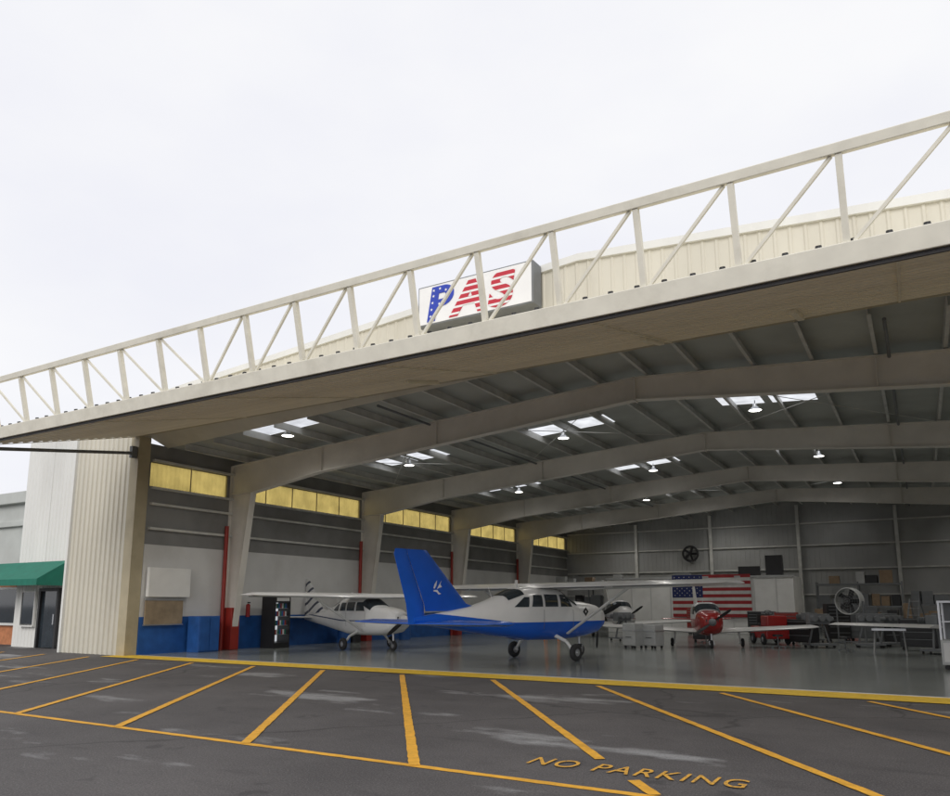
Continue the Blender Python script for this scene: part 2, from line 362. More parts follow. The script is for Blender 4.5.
# side walls
bays=[(16.36,19.75),(20.25,27.75),(28.25,35.75),(36.25,43.75),(44.25,51.85)]
WZ0,WZ1=5.72,6.56
for sx,xx in((-1,XL),(1,XR)):
    a,c=(xx-.12,xx) if sx<0 else (xx,xx+.12)
    Y0=16.31
    w=B(); w.bx(a,c,Y0,YB,3.7,WZ0,0); w.bx(a,c,Y0,YB,WZ1,7.20,0)
    pv=Y0
    for y0,y1 in bays+[(YB,YB)]:
        if y0>pv: w.bx(a,c,pv,y0,WZ0,WZ1,0)
        pv=y1
    wall=w.obj('side_wall',WINSUL,hangar)
    w=B(); w.bx(a,c+.03,Y0,YB,1.25,3.7) if sx<0 else w.bx(a-.03,c,Y0,YB,1.25,3.7); w.obj('wall_liner',WPANEL,wall)
    w=B(); w.bx(a,c+.05,Y0,YB,0,1.25) if sx<0 else w.bx(a-.05,c,Y0,YB,0,1.25); w.obj('wainscot',BLUEW,wall)
    for z in(4.25,5.1,5.66,6.62):
        g=B(); g.bx(xx+(.001 if sx<0 else -.12),xx+(.12 if sx<0 else -.001),Y0+.1,YB,z-.04,z+.04); g.obj('wall_girt',PURL,wall)
    for y0,y1 in bays:
        # corrugated translucent strip
        g=B(); N=int((y1-y0)/.09); xw=xx-sx*-.06
        pts=[(xw+.012*(1 if k%2 else -1),y0+(y1-y0)*k/N) for k in range(N+1)]
        g.loft([[(p,q,WZ0) for p,q in pts],[(p,q,WZ1) for p,q in pts]],caps=False,closed=False); win=g.obj('clerestory_window',YEL,hangar)
        n=max(2,int((y1-y0)/1.5))
        g=B()
        for k in range(1,n):
            yy=y0+(y1-y0)*k/n; g.bx(xx-.02,xx+.015,yy-.014,yy+.014,WZ0,WZ1)
        g.obj('window_mullion',JAMB,win)
# back wall
b=B(); b.loft([[(x,YB,0),(x,YB+.12,0),(x,YB+.12,rz(x)),(x,YB,rz(x))] for x in(XL,XC,XR)]); bw=b.obj('back_wall',BACKW,hangar)
for z in(2.3,3.9,5.4,6.8):
    b=B(); b.bx(XL+.15,XR-.15,YB-.16,YB-.001,z-.04,z+.04); b.obj('wall_girt',PURL,bw)
for x in(-17.2,-12,-6.5,-1,4.2):
    b=B(); b.bx(x-.1,x+.1,YB-.32,YB-.165,0,rz(x)-.3); b.obj('wind_column',PURL,bw,bevel=.01)
b=B()
for k in range(103):
    x=XL+.3*k+.2
    b.bx(x,x+.05,YB-.025,YB-.002,.0,min(rz(x),rz(x+.05))-.02)
b.obj('panel_rib',BACKW,bw)
b=B(); b.torus((-13.4,YB-.25,5.1),(0,1,0),.5,.07); ve=b.obj('exhaust_fan',BLACK,bw,smooth=True)
b=B()
for k in range(5):
    t=k*2*math.pi/5; b.bar((-13.4,YB-.25,5.1),(-13.4+.45*math.cos(t),YB-.25,5.1+.45*math.sin(t)),.02,.16,up=(math.sin(t)*.8,.5,-math.cos(t)*.8))
b.obj('fan_blade',BLACK,ve)
# jambs and front wing wall
b=B(); b.bx(-23.12,XL+.02,15.84,16.3,0,7.39); b.obj('door_jamb',JAMB,hangar,bevel=.01)
b=B(); b.bx(8.95,9.6,15.85,16.3,0,7.39); b.obj('door_jamb',JAMB,hangar,bevel=.01)
ribbed('front_wall',-26.4,-23.15,15.96,lambda x:0,lambda x:gz(x)-.12,SIDE,hangar,pitch=.27,depth=.05,rib=.1)
b=B(); b.loft([[(x,15.97,0),(x,16.3,0),(x,16.3,gz(x)-.12),(x,15.97,gz(x)-.12)] for x in(-26.4,-23.13)]); b.bx(-26.4,-26.25,16.3,17.2,0,8.3); b.obj('front_wall_return',SIDE,hangar)
b=B(); b.bx(-23.13,-22.7,15.97,16.3,7.39,gz(-22.7)-.12); b.obj('corner_infill',SIDE,hangar)
b=B(); b.bx(-26.47,-26.35,15.86,16.02,0,8.3); b.obj('corner_trim',WSIDE,hangar)
b=B(); b.loft([[(x,15.88,gz(x)-.14),(x,15.88,gz(x)+.02),(x,16.4,gz(x)+.02),(x,16.4,gz(x)-.14)] for x in(-26.45,-22.71)]); b.obj('parapet_flashing',WSIDE,hangar)

annex=thing('side_annex','white ribbed metal annex beside the hangar','building')
AT=8.42
ribbed('wall',-31.9,-30.0,17.2,lambda x:0,lambda x:AT,WSIDE,annex,pitch=.24,depth=.03,rib=.07)
ribbed('wall',-28.7,-26.4,17.2,lambda x:0,lambda x:AT,WSIDE,annex,pitch=.24,depth=.03,rib=.07)
ribbed('wall',-30.0,-28.7,17.2,lambda x:2.25,lambda x:AT,WSIDE,annex,pitch=.24,depth=.03,rib=.07)
b=B(); b.bx(-31.9,-26.4,17.21,17.4,2.3,AT); b.bx(-31.9,-30,17.21,17.4,0,2.3); b.bx(-28.7,-26.4,17.21,17.4,0,2.3); b.bx(-31.9,-26.4,17.4,24,0,4.6); b.obj('annex_body',WSIDE,annex)
b=B(); b.bx(-30.02,-29.9,17.05,17.3,0,2.3); b.bx(-28.8,-28.68,17.05,17.3,0,2.3); b.bx(-29.9,-28.8,17.05,17.3,2.18,2.3); dr=b.obj('door_frame',BLACK,annex)
b=B(); b.bx(-29.9,-28.8,17.15,17.2,0.02,2.18); dd=b.obj('door',GLASS,annex)
b=B(); b.bx(-29.0,-28.92,17.08,17.14,.9,1.3); b.obj('door_handle',ALU,dd)
b=B(); b.bx(-28.45,-28.15,17.1,17.16,1.3,1.75); b.obj('notice_plate',LGREY,annex)
b=B(); b.bx(-31.2,-30.3,17.08,17.12,.9,2.15); aw=b.obj('window',GLASS,annex)
b=B()
b.bx(-31.24,-31.19,17.05,17.14,.85,2.2); b.bx(-30.3,-30.25,17.05,17.14,.85,2.2)
b.bx(-31.19,-30.3,17.05,17.14,2.15,2.2); b.bx(-31.24,-30.25,17.03,17.16,.80,.85); b.obj('window_frame',WSIDE,aw)
b=B(); P=[(17.12,3.35),(15.95,2.62),(15.95,2.38)]
b.add([(-34.5,*P[0]),(-28.3,*P[0]),(-28.3,*P[1]),(-34.5,*P[1]),(-28.3,*P[2]),(-34.5,*P[2]),(-28.3,17.12,2.62),(-34.5,17.12,2.62),(-28.3,17.12,2.38),(-34.5,17.12,2.38)],[(0,1,2,3),(3,2,4,5),(1,6,2),(0,3,7),(2,6,8,4),(3,5,9,7)])
tag(b.obj('entrance_awning',GREEN),'dark green canvas awning above the entrance door','awning')

nb=thing('office_building','low grey building with flat parapet roof and orange wall','building')
b=B(); b.bx(-60,-31.95,17.9,30,2.6,6.0); b.obj('upper_wall',STUCCO,nb)
b=B(); b.bx(-60,-31.95,17.9,30,0,2.6); b.obj('lower_wall',BRICK,nb)
b=B(); b.bx(-60.2,-31.93,17.65,30.1,6.0,6.5); b.bx(-60.2,-31.93,17.75,17.899,5.0,5.25); b.obj('parapet',STUCCO,nb,bevel=.03)
for x in(-34.5,-37.5,-40.5):
    b=B(); b.bx(x,x+1.8,17.82,17.88,.9,2.3); w=b.obj('window',GLASS,nb)
    b=B(); b.bx(x-.08,x+1.88,17.78,17.895,2.3,2.4); b.bx(x-.08,x,17.78,17.895,.9,2.3); b.bx(x-.08,x+1.88,17.75,17.895,.8,.9); b.obj('window_frame',WSIDE,w)

# ---------------------------------------------------------------- tilting canopy door
door=thing('canopy_door','cream tilt-up hangar door raised as a canopy with truss','hangar door')
H=Vector((0,15.9,7.42)); O=Vector((0,10.5,6.1)); d=(O-H); LL=d.length; d.normalize(); n=Vector((0,d.z,-d.y))
if n.z<0: n=-n
x0,x1=-22.95,9.35
prof=[]; s=0.0
while s<LL-.05:
    for ds,o in((0,0),(.20,0),(.215,-.035),(.28,-.035),(.295,0)):
        if s+ds<LL: prof.append(H+d*(s+ds)+n*o)
    s+=.30
prof.append(H+d*LL); prof+= [H+d*LL+n*.2,H+n*.2]
b=B(); b.loft([[p+Vector((x,0,0)) for p in prof] for x in(x0,x1)]); b.obj('door_leaf',UNDER,door)
for x in [x0+.03]+[-17.5+4.4*k for k in range(7)]:
    b=B(); b.bar(H+d*.1-n*.04+Vector((x,0,0)),O-n*.04-d*.1+Vector((x,0,0)),.04,.02,up=n); b.obj('panel_seam',UNDER,door)
b=B(); b.bar(O+n*.10+d*.06+Vector((x0-.02,0,0)),O+n*.10+d*.06+Vector((x1+.02,0,0)),.18,.30,up=n); b.obj('bottom_chord',TRUSS,door,bevel=.012)
b=B(); b.bar(O-n*.085+d*.03+Vector((x0,0,0)),O-n*.085+d*.03+Vector((x1,0,0)),.10,.045,up=n); b.obj('weather_seal',SEAL,door)
TH=1.40
b=B(); b.bar(O+n*(TH+.07)+d*.06+Vector((x0,0,0)),O+n*(TH+.07)+d*.06+Vector((x1,0,0)),.14,.14,up=n); b.obj('top_chord',TRUSS,door,bevel=.01)
px=[-.46-1.363*k for k in range(-7,16)]+[-22.2]
px=sorted(px)
for x in px:
    b=B(); b.bar(O+n*.252+d*.06+Vector((x,0,0)),O+n*(TH-.002)+d*.06+Vector((x,0,0)),.085,.10,up=(0,-1,0)); b.obj('truss_post',TRUSS,door,bevel=.006)
for a,c in zip(px[:-1],px[1:]):
    b=B(); aa,cc=(a+.09,c-.09)
    if (a+c)/2<-12.6: aa,cc=cc,aa
    b.bar(O+n*.255+d*.06+Vector((aa,0,0)),O+n*(TH-.005)+d*.06+Vector((cc,0,0)),.045,.045,up=(0,-1,0)); b.obj('diagonal_brace',TRUSS,door)
b=B(); x=x0+.3
while x<x1:
    b.cyl(O+n*.25-d*.06+Vector((x,0,0)),O+n*.315-d*.06+Vector((x,0,0)),.05,.04,n=10); x+=.42
b.obj('corrugation_end',BLACK,door,smooth=True)  # black stubs put in for the dark hollows of the leaf's corrugation ends
for x in(-22.8,9.2):
    b=B(); b.cyl((x,15.8,6.78),(x,10.6,6.02),.055); b.obj('support_arm',GREY,door,smooth=True)
    b=B(); b.box((x,15.72,6.8),(.16,.2,.4)); b.obj('arm_bracket',GREY,door,bevel=.01)
for x in(-10.2,-4.4,-1.6,1.4,5):
    b=B(); b.bar(H+d*.5-n*.07+Vector((x,0,0)),H+d*1.9-n*.07+Vector((x,0,0)),.12,.08,up=n); b.obj('stiffener_plate',UNDER,door,bevel=.01)

# ---------------------------------------------------------------- sign
sign=thing('wall_sign','white box sign with red and blue letters PAS','sign',(-9.13,15.55,8.82))
b=B(); b.bx(-1.68,1.68,-.14,.33,0,1.1); b.obj('sign_box',GREY,sign,bevel=.015)
b=B(); b.bx(-1.64,1.64,-.155,-.142,.04,1.06); face=b.obj('sign_face',mat('sign_white',(.82,.82,.82),.35,var=.03),sign)
LBL=mat('letter_blue',(.02,.05,.42),.4)
rot=(R(90),0,0)
def letter(ch,x,m,w=1.3):
    return text('sign_letter',ch,1.22,m,sign,(x,-.165,.13),rot,ext=.008,offset=.045,shear=.15,sx=w)
letter('P',-1.42,LBL,1.15); letter('A',-.62,LSTRIPE,1.15); letter('S',.42,LSTRIPE,1.2)
b=B()
for (sx_,sz_) in((-1.27,.22),(-1.24,.40),(-1.21,.58),(-1.18,.76),(-1.17,.91),(-.98,.93),(-.80,.86),(-.74,.73),(-.82,.58),(-1.0,.52)):
    pts=[]
    for k in range(10):
        r=.045 if k%2==0 else .018; t=math.pi/2+k*math.pi/5; pts.append((sx_+r*math.cos(t),-.176,sz_+r*math.sin(t)))
    pts.append((sx_,-.176,sz_)); b.add(pts,[(k,(k+1)%10,10) for k in range(10)])
b.obj('letter_star',EMB,sign)
# ---------------------------------------------------------------- aircraft
HS=[(2.38,.22,.98,1.40,2.2),(2.3,.38,.84,1.50,2.5),(2.0,.50,.70,1.60,2.8),(1.5,.56,.62,1.68,3),(1.0,.60,.58,1.72,3),(.85,.61,.57,1.78,3),(.3,.63,.56,2.04,3.2),(0,.63,.56,2.09,3.4),(-1.0,.61,.58,2.09,3.4),(-1.3,.59,.62,2.06,3.2),(-2.3,.44,.74,1.74,2.6),(-3.0,.34,.84,1.56,2.4),(-4.2,.19,1.0,1.38,2.2),(-5.1,.06,1.12,1.28,2)]
def sec(x):
    if x>=HS[0][0]: return HS[0][1:]
    for a,c in zip(HS[:-1],HS[1:]):
        if a[0]>=x>=c[0]:
            t=(a[0]-x)/(a[0]-c[0]); return tuple(a[i]+(c[i]-a[i])*t for i in range(1,5))
    return HS[-1][1:]
def fp(x,th,off=0):
    w,zb,zt,e=sec(x); c,s=math.cos(th),math.sin(th)
    y=(w+off)*math.copysign(abs(c)**(2/e),c); z=(zb+zt)/2+((zt-zb)/2+off)*math.copysign(abs(s)**(2/e),s); return (x,y,z)
def sidey(x,z,off):
    w,zb,zt,e=sec(x); return w*(max(0,1-abs(2*(z-(zb+zt)/2)/(zt-zb))**e))**(1/e)+off
AF=[(0,0),(.03,.3),(.1,.62),(.25,.95),(.45,1),(.7,.65),(1,.04),(1,-.04),(.7,-.12),(.4,-.35),(.15,-.4),(.03,-.25)]
SF=[(0,0),(.05,.5),(.2,.9),(.4,1),(.7,.6),(1,.15),(1,-.15),(.7,-.6),(.4,-1),(.2,-.9),(.05,-.5)]
def foil(b,st,up,prof=AF):
    up=Vector(up); b.loft([[Vector(p)+Vector((-c*ch,0,0))+up*v*th for c,v in prof] for p,ch,th in st])
def wheel(parent,c,r,w,name='wheel'):
    b=B(); b.torus(c,(0,1,0),r-w*.5,w*.5,n=24,k=10,sq=.95); wo=b.obj(name,RUB,parent,smooth=True)
    b=B(); b.cyl((c[0],c[1]-w*.36,c[2]),(c[0],c[1]+w*.36,c[2]),r-w*.62,n=18); b.cyl((c[0],c[1]-w*.5,c[2]),(c[0],c[1]+w*.5,c[2]),.04,n=10); b.obj('wheel_rim',ALU,wo,smooth=True)
def airplane(label,loc,heading,fus,finm,wingm,high=True,cowl=None,blades=2,scale=1,emblem=False,stabm=None,span=5.45,nose=0):
    ap=thing('airplane',label,'airplane',loc,heading,scale=scale)
    xsn=sorted(set([2.38-7.48*i/70 for i in range(71)]+[s[0] for s in HS]),reverse=True); N=32
    def rng(lst): return [[fp(x,2*math.pi*k/N) for k in range(N)] for x in lst]
    def stretch(v): return [(x+nose*max(0,min(1,(x-1.0)/1.3)),y,z) for x,y,z in v]
    b=B(); b.loft(rng([x for x in xsn if x<=1.0])); body=b.obj('fuselage',fus,ap,smooth=True,angle=50)
    b=B(); b.loft(rng([x for x in xsn if x>=1.0])); b.v=stretch([(x+.004,y*1.004,z) for x,y,z in b.v]); cw=b.obj('engine_cowling',cowl or fus,ap,smooth=True,angle=50)
    b=B()
    for sy in(-1,1): b.box((2.345+nose,sy*.19,1.26),(.06,.17,.12))
    b.box((2.33+nose,0,.98),(.06,.3,.08)); b.obj('air_intake',BLACK,cw,bevel=.02)
    b=B()
    rings=[[(2.39+nose+.34*t,.17*math.sqrt(max(0,1-t*t))*math.cos(a*math.pi/8),1.2+.17*math.sqrt(max(0,1-t*t))*math.sin(a*math.pi/8)) for a in range(16)] for t in(0,.2,.4,.6,.8,.93,.995)]
    b.loft(rings); b.obj('spinner',WHITE2 if cowl is None else GREY,ap,smooth=True)
    b=B(); a0=.6
    for k in range(blades):
        t=a0+k*2*math.pi/blades; dr=Vector((0,math.cos(t),math.sin(t))); tg=Vector((0,-math.sin(t),math.cos(t)))
        rr=[]
        for u,ch,tw in((.1,.06,1.0),(.3,.15,.8),(.6,.16,.5),(.9,.12,.35),(.99,.05,.3)):
            c=Vector((2.47+nose,0,1.2))+dr*u; e=tg*math.cos(tw)+Vector((1,0,0))*math.sin(tw); f=dr.cross(e)
            rr.append([c+e*ch/2,c+f*.012,c-e*ch/2,c-f*.012])
        b.loft(rr)
    b.obj('propeller',BLACK,ap,smooth=True)
    def patch(x0,x1,t0,t1,name,nx=8,nt=18):
        b=B(); b.loft([[fp(x0+(x1-x0)*i/nx,R(t0+(t1-t0)*k/nt),.012) for k in range(nt+1)] for i in range(nx+1)],caps=False,closed=False); b.obj(name,GLASS,body,smooth=True)
    patch(.92,.36,32,148,'windshield')
    patch(-1.42,-2.0,42,138,'rear_window')
    for sy in(-1,1):
        for (a0,a1,b0,b1,zlo,zhi) in((.62,.04,.38,.04,1.53,1.88),(-.08,-.66,-.08,-.66,1.53,1.88),(-.76,-1.22,-.76,-1.12,1.53,1.86),(-1.34,-1.86,-1.28,-1.45,1.52,1.80)):
            b=B(); g=[]
            for j in range(6):
                z=zlo+(zhi-zlo)*j/5; l=a0+(b0-a0)*j/5; r=a1+(b1-a1)*j/5
                g.append([(l+(r-l)*i/5,sy*sidey(l+(r-l)*i/5,z,.010),z) for i in range(6)])
            b.loft(g,caps=False,closed=False); b.obj('side_window',GLASS,body,smooth=True)
        for xx in(.66,-.7):
            b=B()
            b.add([(xx,sy*sidey(xx,.9+.55*j/5,.006),.9+.55*j/5) for j in range(6)]+[(xx-.015,sy*sidey(xx-.015,.9+.55*j/5,.006),.9+.55*j/5) for j in range(6)],[(j,j+1,7+j,6+j) for j in range(5)])
            b.obj('door_seam',GREY,body)
    for sy in(-1,1):
        b=B()
        if high: foil(b,[((.88,0,2.07),1.62,.16),((.88,sy*2.6,2.09),1.62,.15),((.80,sy*(span-.25),2.12),1.18,.11),((.72,sy*span,2.13),1.0,.05)],(0,0,1))
        else: foil(b,[((.95,sy*.3,.70),1.9,.16),((.8,sy*1.0,.74),1.6,.15),((.74,sy*4.6,.94),1.25,.12),((.66,sy*4.85,.96),1.0,.05)],(0,0,1))
        wg=b.obj('wing',wingm,ap,smooth=True)
        b=B()
        if high: b.box((-.50,sy*1.5,2.055),(.012,2.1,.03)); b.box((-.40,sy*3.9,2.075),(.012,2.3,.03))
        else: b.box((-.5,sy*2.4,.83),(.012,3.5,.03))
        b.obj('flap_seam',GREY,wg)
        if high:
            b=B(); rr=[]
            for c in(Vector((.42,sy*.58,.76)),Vector((.36,sy*2.75,2.05))):
                rr.append([c+Vector((.085*math.cos(k*math.pi/4),0,.035*math.sin(k*math.pi/4))) for k in range(8)])
            b.loft(rr); b.obj('wing_strut',wingm,ap,smooth=True)
        b=B()
        if emblem: foil(b,[((-3.75,sy*.05,1.12),1.35,.08),((-4.05,sy*2.45,1.14),1.02,.06),((-4.15,sy*2.57,1.14),.7,.02)],(0,0,1),SF)
        else: foil(b,[((-4.0,sy*.05,1.22),1.05,.05),((-4.2,sy*1.7,1.24),.80,.035),((-4.27,sy*1.8,1.24),.6,.015)],(0,0,1),SF)
        b.obj('horizontal_stabilizer',stabm or finm,ap,smooth=True)
        b=B()
        if high:
            b.cyl((-.05,sy*.42,.72),(-.02,sy*.86,.54),.06,.05,n=10); b.cyl((-.02,sy*.86,.54),(0,sy*1.10,.25),.05,.04,n=10); b.cyl((0,sy*1.02,.24),(0,sy*1.22,.24),.03)
            lg=b.obj('landing_gear_leg',WHITE2,ap,smooth=True); wheel(lg,(0,sy*1.17,.245),.245,.18)
        else:
            b.cyl((0,sy*1.45,.74),(0,sy*1.5,.22),.05,.035,n=10); b.cyl((0,sy*1.4,.2),(0,sy*1.6,.2),.03); lg=b.obj('landing_gear_leg',wingm,ap,smooth=True); wheel(lg,(0,sy*1.6,.21),.21,.15)
    b=B(); b.cyl((1.72,0,.85),(1.76,0,.28),.045,.035); b.cyl((1.76,-.11,.2),(1.76,.11,.2),.025); b.box((1.76,-.1,.27),(.05,.02,.18)); b.box((1.76,.1,.27),(.05,.02,.18)); lg=b.obj('nose_gear_leg',ALU,ap,smooth=True); wheel(lg,(1.76,0,.2),.2,.14)
    if emblem:
        f1=[((-2.5,0,1.42),2.2,.02),((-3.25,0,1.62),1.50,.07),((-4.55,0,2.84),.76,.05),((-4.68,0,2.97),.65,.025)]
    else: f1=[((-2.7,0,1.40),2.0,.02),((-3.5,0,1.60),1.25,.07),((-4.70,0,2.84),.60,.05),((-4.83,0,2.97),.50,.025)]
    b=B(); foil(b,f1,(0,1,0),SF); fin=b.obj('tail_fin',finm,ap,smooth=True)
    b=B(); foil(b,[((-4.71,0,1.10),.55,.045),((-4.76,0,1.60),.58,.045),((-5.32,0,2.84),.44,.035),((-5.34,0,2.97),.38,.02)],(0,1,0),SF); b.obj('rudder',finm,ap,smooth=True)
    if emblem:
        # compact white bird-like mark: raised wing, body and tail
        shapes=[[(0,0),(.08,.14),(.28,.40),(.20,.22),(.30,.10),(.14,.06)],
                [(-.14,.02),(-.04,.16),(.00,.40),(-.16,.20),(-.22,.04)],
                [(-.20,-.04),(.02,-.03),(.12,-.14),(.26,-.20),(.10,-.24),(-.04,-.12),(-.22,-.10)]]
        for sy in(-1,1):
            b=B()
            for i,sh_ in enumerate(shapes):
                vs=[(-4.38+.58*x,sy*(.080+.001*i),1.98+.58*z) for x,z in sh_]; b.add(vs,[tuple(range(len(vs)))])
            b.obj('fin_emblem',EMB,fin)
        b=B(); yy=sidey(1.3,1.35,.012)+.006; b.add([(1.18,-yy,1.38),(1.32,-yy,1.24),(1.46,-yy,1.38),(1.32,-yy,1.52)],[(0,1,2,3)]); b.obj('door_emblem',BLACK,body)
        b=B(); yy+=.004; b.add([(1.28,-yy,1.38),(1.32,-yy,1.33),(1.36,-yy,1.38),(1.32,-yy,1.43)],[(0,1,2,3)]); b.obj('door_emblem',EMB,body)
    b=B(); b.box((-1.2,0,2.18),(.12,.01,.22)) ; b.cyl((-2.2,0,1.7),(-2.4,0,2.1),.006,n=6); b.obj('antenna',WHITE,ap)
    return ap
FB=twotone('blue_white_fuselage',(.82,.82,.82),(.012,.11,.58),1.10,-1.8,.10)
FW=twotone('striped_fuselage',(.80,.80,.80),(.10,.12,.20),1.16,-1.0,.06,.05)
FP=twotone('plain_fuselage',(.60,.60,.60),(.24,.05,.04),1.1,-1.0,.06,.04)
FIN2=finstripes('striped_fin')
FR=twotone('red_white_fuselage',(.60,.60,.60),(.30,.03,.02),1.3,-1.0,.1)
airplane('blue and white high-wing airplane with blue tail at the doorway',(-10.15,21.4,.008),76,FB,BLUEA,WHITE,True,None,3,1.04,True,span=5.95,nose=.3)
airplane('white high-wing airplane with striped tail fin beside the wall',(-18.2,22.9,.008),-17,FW,FIN2,WHITE,True,None,2,.93,stabm=WHITE)
airplane('white low-wing airplane with dark red nose',(-7.5,30.9,.008),-70,FR,WHITE2,WHITE2,False,REDA,2,.84,stabm=REDA)
airplane('white low-wing trainer airplane deep in the hangar',(-13.8,38.5,.008),-60,FP,WHITE2,WHITE2,False,None,2,.9,stabm=WHITE2)

# ---------------------------------------------------------------- hangar contents
def lamp(x,y):
    l=thing('pendant_lamp','round white high-bay lamp hanging under the roof','lamp',(x,y,rz(x)-.02),group='lamps under the hangar roof')
    b=B(); b.cyl((0,0,0),(0,0,-.12),.015); b.obj('hanging_rod',GREY,l)
    b=B(); b.cyl((0,0,-.12),(0,0,-.22),.07,.08); b.cyl((0,0,-.22),(0,0,-.34),.09,.21,n=24,caps=False); b.obj('lamp_shade',ALU,l,smooth=True)
    b=B(); b.cyl((0,0,-.32),(0,0,-.33),.19,n=24); b.obj('lamp_lens',LAMP,l)
    return l
l0=lamp(-17.7,17.8)
pl=bpy.data.lights.new('lamp_light','SPOT'); pl.energy=240; pl.spot_size=R(160); pl.spot_blend=.7; pl.shadow_soft_size=.2; pl.color=(1,.96,.9)
k=bpy.data.objects.new('lamp_light',pl); col.objects.link(k); k.parent=l0; k.location=(0,0,-.4)
for (x,y) in((-17.4,24.3),(-10.8,24.7),(-4.1,24.6),(3.9,25),(-17,33.2),(-10.1,33.2),(-3.2,33.5),(3.9,33.2),(-13.0,41.2),(-3.2,41.5),(-10,48.4),(-16.9,48),(3,45)):
    copy_thing(l0,(x,y,rz(x)-.02))
def toolchest(x,y,rz_,m,lab,h=1.3,w=1.0):
    t=thing('tool_chest',lab,'tool chest',(x,y,.008),rz_)
    b=B(); b.bx(-w/2,w/2,-.25,.25,.14,h); bd=b.obj('cabinet',m,t,bevel=.015)
    z=.2; k=0
    while z<h-.12:
        dh=.26 if k<2 else .15
        b=B(); b.bx(-w/2+.03,w/2-.03,-.275,-.252,z,z+dh-.02); dw=b.obj('drawer',m,t,bevel=.005)
        b=B(); b.bx(-w/2+.08,w/2-.08,-.295,-.277,z+dh-.06,z+dh-.035); b.obj('drawer_handle',GREY,dw)
        z+=dh;k+=1
    for sx in(-1,1):
        for sy in(-1,1):
            b=B(); b.cyl((sx*(w/2-.1),sy*.18-.02,.06),(sx*(w/2-.1),sy*.18+.02,.06),.06); b.box((sx*(w/2-.1),sy*.18,.12),(.05,.06,.04)); b.obj('caster',RUB,t,smooth=True)
toolchest(-5.6,38.5,0,REDP,'red rolling tool chest with drawers')
toolchest(-.9,36.5,10,BLACK,'black rolling tool chest with drawers',1.1,1.3)
toolchest(-11.2,43.8,0,REDP,'tall red rolling tool chest by the partition',1.5,.9)
toolchest(-18.6,36.0,80,BLUEW,'blue rolling tool chest near the side wall',1.2,1.0)
toolchest(-7.6,43.6,0,BLACK,'wide black tool chest by the partition',1.3,1.4)
toolchest(-2.4,39.3,0,GREY,'tall grey rolling tool chest with drawers',1.6,1.2)
toolchest(-8.6,34.6,15,BLACK,'small black rolling tool chest near the airplane',1.0,.8)
toolchest(-4.4,33.9,-30,BLACK,'low black rolling tool chest beside the airplane',1.05,1.3)
toolchest(-.2,32.2,-10,BLACK,'black rolling tool chest on the open floor',1.15,1.2)
toolchest(-3.4,38.0,25,BLACK,'tall black rolling tool chest behind the fan',1.7,1.0)
def bench(x,y,rz_,lab,w=2.2):
    t=thing('workbench',lab,'workbench',(x,y,.008),rz_)
    b=B(); b.bx(-w/2,w/2,-.38,.38,.86,.92); b.obj('bench_top',WOOD,t,bevel=.008)
    for sx in(-1,1):
        for sy in(-1,1):
            b=B(); b.bx(sx*(w/2-.08)-.03,sx*(w/2-.08)+.03,sy*.32-.03,sy*.32+.03,0,.859); b.obj('leg',GREY,t)
    b=B(); b.bx(-w/2+.12,w/2-.12,-.28,.28,.25,.28); b.obj('lower_shelf',GREY,t)
    return t
bench(-1.6,45.6,0,'plywood workbench with grey steel legs'); bench(1.4,41,0,'plywood workbench with grey steel legs'); bench(-4.3,46.5,0,'long plywood workbench by the back wall',3); bench(-.6,39.6,5,'plywood workbench holding engine parts')
def cbox(x,y,z,s,rz_,m=CARD,lab='brown cardboard box with tape'):
    t=thing('cardboard_box' if m is CARD else 'storage_box',lab,'box',(x,y,z),rz_)
    b=B(); b.bx(-s[0]/2,s[0]/2,-s[1]/2,s[1]/2,0,s[2]); b.obj('box_body',m,t,bevel=.008)
    b=B(); b.bx(-s[0]/2-.003,s[0]/2+.003,-.03,.03,s[2]-.08,s[2]+.003); b.obj('tape_strip',LGREY,t)
for (x,y,z,s) in((-2.2,45.6,.93,(.5,.4,.35)),(-1.3,45.5,.93,(.4,.35,.5)),(1.2,41,.93,(.6,.4,.3)),(-4.9,46.5,.93,(.6,.5,.5)),(-3.8,46.5,.93,(.45,.4,.3)),(-4.4,46.5,.93,(.35,.35,.7)),(.4,41,.93,(.35,.35,.45)),(-1.2,39.6,.93,(.4,.4,.5)),(-.6,39.6,.93,(.3,.4,.8)),(0,39.65,.93,(.4,.3,.35))):
    cbox(x,y,z,s,random.uniform(-15,15),random.choice([CARD,GREY,BLACK,BLACK]),'storage box resting on a workbench')
def rack(x,y,w,lv,lab):
    t=thing('storage_rack',lab,'shelf',(x,y,.008))
    for sx in(-1,0,1):
        for sy in(-.4,.4):
            b=B(); b.bx(sx*w/2-.04,sx*w/2+.04,sy-.04,sy+.04,0,lv[-1]+.1); b.obj('rack_upright',GREY,t)
    for z in lv:
        b=B(); b.bx(-w/2,w/2,-.45,.45,z-.1,z); b.obj('rack_shelf',GREY,t)
    for z in lv:
        xx=-w/2+.35
        while xx<w/2-.3:
            s=(random.uniform(.4,.7),random.uniform(.4,.6),random.uniform(.3,.75))
            if random.random()<.85: cbox(x+xx,y,z+.009,s,random.uniform(-8,8),random.choice([CARD,GREY,GREY,BLACK,LGREY]),'box stored on a rack shelf')
            xx+=s[0]+.12
rack(-19.4,48.5,5,(.4,1.6,2.9),'tall storage rack full of boxes near the back wall')
rack(-3.2,50.2,4.5,(.4,1.6,2.9),'storage rack with mixed boxes against the back wall')
rack(1.6,50.2,4.5,(.4,1.7),'low storage rack against the back wall')
